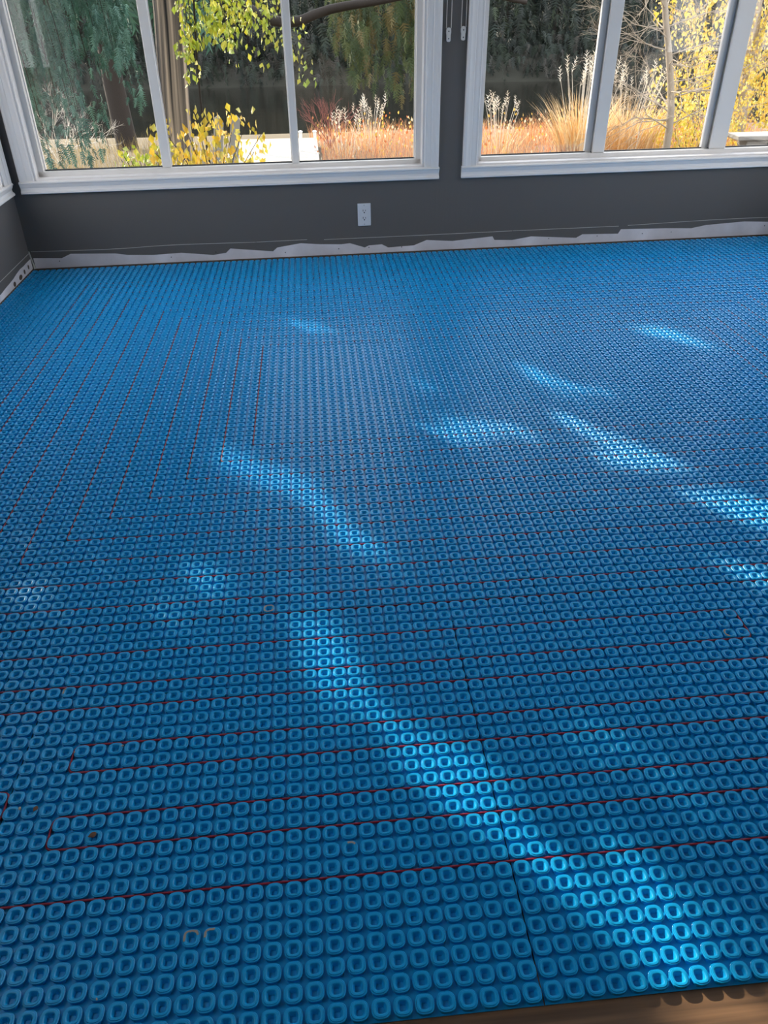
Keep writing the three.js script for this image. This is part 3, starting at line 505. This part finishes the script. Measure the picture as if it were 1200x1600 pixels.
// grasses
function grassClump(label, x, z, n, h, spread, plumes) {
  const b = [x, gy(x, z), z], t = thing('ornamental_grass', label, 'grass', b), list = [];
  for (let i = 0; i < n; i++) { const a = rr(0, 6.28), r = spread * Math.sqrt(rnd()); list.push({ p: V3(r * Math.cos(a), -0.05, r * Math.sin(a)), s: V3(h * rr(0.5, 1.4), h * rr(0.6, 1), h * 0.9), e: new THREE.Euler(0, -a + rr(-0.6, 0.6), 0) }); }
  if (n) scatter('blades', bladeGeo, M.blade, list, t, tone(STRAW));
  const pl = [], st = [];
  for (let i = 0; i < plumes; i++) { const a = rr(0, 6.28), r = spread * 1.2 * Math.sqrt(rnd()), x1 = r * Math.cos(a), z1 = r * Math.sin(a), hh = h * rr(0.75, 1.0); st.push(limb([[x1 * 0.6, 0, z1 * 0.6], [x1 * 0.8, hh * 0.6, z1 * 0.8], [x1 * 1.15, hh, z1 * 1.15]], 0.004, 0.002, 4)); pl.push({ p: V3(x1 * 1.15, hh - 0.03, z1 * 1.15), s: rr(0.14, 0.24), e: new THREE.Euler(rr(-0.4, 0.4), rr(0, 6), rr(-0.4, 0.4)) }); }
  if (plumes) { part('stalks', mergeGeometries(st), M.palewood, t).userData.kind = 'stuff'; scatter('plumes', plumeGeo, M.blade, pl, t, tone([[0.85, 0.80, 0.70], [0.80, 0.72, 0.58]], 0.15)); }
}
grassClump('tall arching golden grass left of the thick right window mullion', 4.0, -10.0, 420, 1.15, 0.30, 26);
grassClump('tall arching golden grass right of the thick right window mullion', 4.75, -10.55, 520, 1.05, 0.42, 26);
grassClump('white plumed grass behind the left edge of the right window', 3.2, -11.2, 60, 0.72, 0.28, 18);
grassClump('white plumed grass among the orange grasses right of the red shrub', 1.45, -12.2, 60, 0.62, 0.25, 14);
grassClump('small white plumed grass beside the red-stemmed shrub', 1.05, -11.8, 30, 0.5, 0.2, 8);
{
  const list = [];
  for (let i = 0; i < 16000; i++) { const x = rr(0.55, 8), z = rr(-14.5, -9.6), h = rr(0.14, 0.42) * (0.7 + 0.6 * vn(x * 2 + 40, z * 2 + 60, 256, 256)); if (x < 1.0 && z > -12.6 && x < 0.7) continue; list.push({ p: V3(x, gy(x, z) - 0.02, z), s: V3(h, h, h * 0.7), e: new THREE.Euler(rr(-0.35, 0.35), rr(0, 6.28), rr(-0.35, 0.35)) }); }
  tag(scatter('orange_grass', bladeGeo, M.blade, list, scene, tone(ORANGE)), 'low orange and russet meadow grasses on the sunny bank', 'grass');
  const l2 = []; for (let i = 0; i < 5000; i++) { const x = rr(-5, -0.75), z = rr(-13.5, -8.8), h = rr(0.12, 0.38); l2.push({ p: V3(x, gy(x, z) - 0.02, z), s: V3(h, h, h * 0.7), e: new THREE.Euler(rr(-0.35, 0.35), rr(0, 6.28), rr(-0.35, 0.35)) }); }
  tag(scatter('golden_grass', bladeGeo, M.blade, l2, scene, tone([[0.42, 0.30, 0.12], [0.30, 0.20, 0.08], [0.50, 0.38, 0.12], [0.16, 0.13, 0.05]])), 'golden grasses under the conifer boughs at the left', 'grass');
  const l3 = []; for (let i = 0; i < 900; i++) { const x = rr(0.6, 6), z = rr(-13.5, -10.2), s = rr(0.03, 0.06); l3.push({ p: V3(x, gy(x, z) + rr(0.1, 0.42), z), s, e: rot() }); }
  tag(scatter('russet_leaves', leafGeo, M.leaf, l3, scene, tone([[0.6, 0.20, 0.06], [0.75, 0.5, 0.08], [0.8, 0.7, 0.5]])), 'scattered russet and yellow leaves among the orange grasses', 'leaves');
}
// deck, posts, stones
{
  const t = thing('garden_deck', 'pale sunlit wooden deck at the pond side of the garden', 'deck', [0.02, -0.70, -11.6]);
  for (let k = 0; k < 9; k++) part('deck_board', new RoundedBoxGeometry(1.28, 0.035, 0.235, 1, 0.004).translate(0, 0, -0.96 + k * 0.24), M.deck, t);
  part('deck_frame', merge([box(-0.62, -0.54, -0.35, -0.018, -1.05, 1.05), box(0.54, 0.62, -0.35, -0.018, -1.05, 1.05)]), M.greywood, t);
  for (const [x, l] of [[0.42, 'short white post on the deck nearer the window mullion'], [0.62, 'short white post at the right corner of the deck']]) { const p = thing('deck_post', l, 'post', [x, -0.685, -11.5]); part('shaft', new RoundedBoxGeometry(0.045, 0.24, 0.045, 2, 0.005).translate(0, 0.12, 0), M.whitepaint, p); part('cap', new THREE.SphereGeometry(0.032, 10, 8).scale(1, 0.6, 1).translate(0, 0.25, 0), M.whitepaint, p); }
  for (const [x, s, l] of [[-0.40, -1, 'left weathered grey pointed board behind the yellow shrub'], [-0.25, 1, 'right weathered grey pointed board behind the yellow shrub']]) {
    const z = -7.45, y = gy(x, z), h = 0.30 - y, sh = new THREE.Shape(); sh.moveTo(-0.04, 0); sh.lineTo(0.04, 0); sh.lineTo(0.04, h - 0.03 - 0.03 * (s < 0)); sh.lineTo(0.005 * s, h); sh.lineTo(-0.04, h - 0.06 + 0.03 * (s < 0));
    tag(part('weathered_board', new THREE.ExtrudeGeometry(sh, { depth: 0.025, bevelEnabled: true, bevelSize: 0.003, bevelThickness: 0.003, bevelSegments: 1 }), M.greywood, scene, [x, y - 0.02, z]), l, 'board').rotation.z = -0.15;
  }
  const w = thing('stone_ledge', 'low grey stone ledge at the lower right of the right window', 'stone ledge', [6.05, gy(6, -9.1), -9.1]);
  for (let r = 0; r < 4; r++) for (let c = 0; c < 5; c++) { const s = new RoundedBoxGeometry(rr(0.24, 0.29), 0.085, 0.24, 2, 0.02), m = part('stone', s, M.stone, w, [-0.35 + c * 0.28 + (r % 2) * 0.12, 0.04 + r * 0.09, rr(-0.03, 0.03)]); m.rotation.y = rr(-0.08, 0.08); }
  part('capstone', new RoundedBoxGeometry(1.5, 0.05, 0.32, 2, 0.012).translate(0.25, 0.385, 0), M.stone, w);
}
// the dark wood on the far shore
{
  const spots = []; for (let k = 0; k < 17; k++) spots.push([-17 + k * 2.6 + rr(-0.6, 0.6), -37.5 - rr(0, 2.5)]);
  const names = ['leftmost', 'second', 'third', 'fourth', 'fifth', 'sixth', 'seventh', 'eighth', 'ninth', 'tenth', 'eleventh', 'twelfth', 'thirteenth', 'fourteenth', 'fifteenth', 'sixteenth', 'rightmost'];
  spots.forEach(([x, z], i) => {
    const t = thing('shore_tree', `dark shaded conifer on the far pond shore, ${names[i]} from the left`, 'tree', [x, gy(x, z), z], { group: 'dark trees on the far shore' }), h = rr(6, 7.5), l = [];
    part('trunk', limb([[0, -0.2, 0], [rr(-0.2, 0.2), h * 0.5, 0], [0, h, 0]], 0.18, 0.03, 7, 6), M.darkbark, t);
    for (let k = 0; k < 650; k++) { const q = Math.pow(rnd(), 1.3), r = (2.0 * (1 - q) + 0.25) * Math.sqrt(rnd()), a = rr(0, 6.28); l.push({ p: V3(r * Math.cos(a), 0.35 + q * h, r * Math.sin(a)), s: rr(0.4, 0.85), e: new THREE.Euler(rr(-0.5, 0.5), rr(0, 6.28), rr(-0.5, 0.5)) }); }
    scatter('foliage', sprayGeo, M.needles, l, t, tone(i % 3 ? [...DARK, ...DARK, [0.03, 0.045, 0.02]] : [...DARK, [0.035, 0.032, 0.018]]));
  });
  const l = []; for (let i = 0; i < 3500; i++) { const x = rr(-22, 30), z = rr(-37.5, -35.2); l.push({ p: V3(x, Math.max(gy(x, z), -2.0) + rr(0.1, 1.0), z), s: rr(0.25, 0.6), e: rot() }); }
  tag(scatter('shore_brush', sprayGeo, M.needles, l, scene, tone([...DARK, [0.03, 0.027, 0.02]])), 'tangled dark brush along the far pond shore', 'brush');
}
renderer.render(scene, camera);
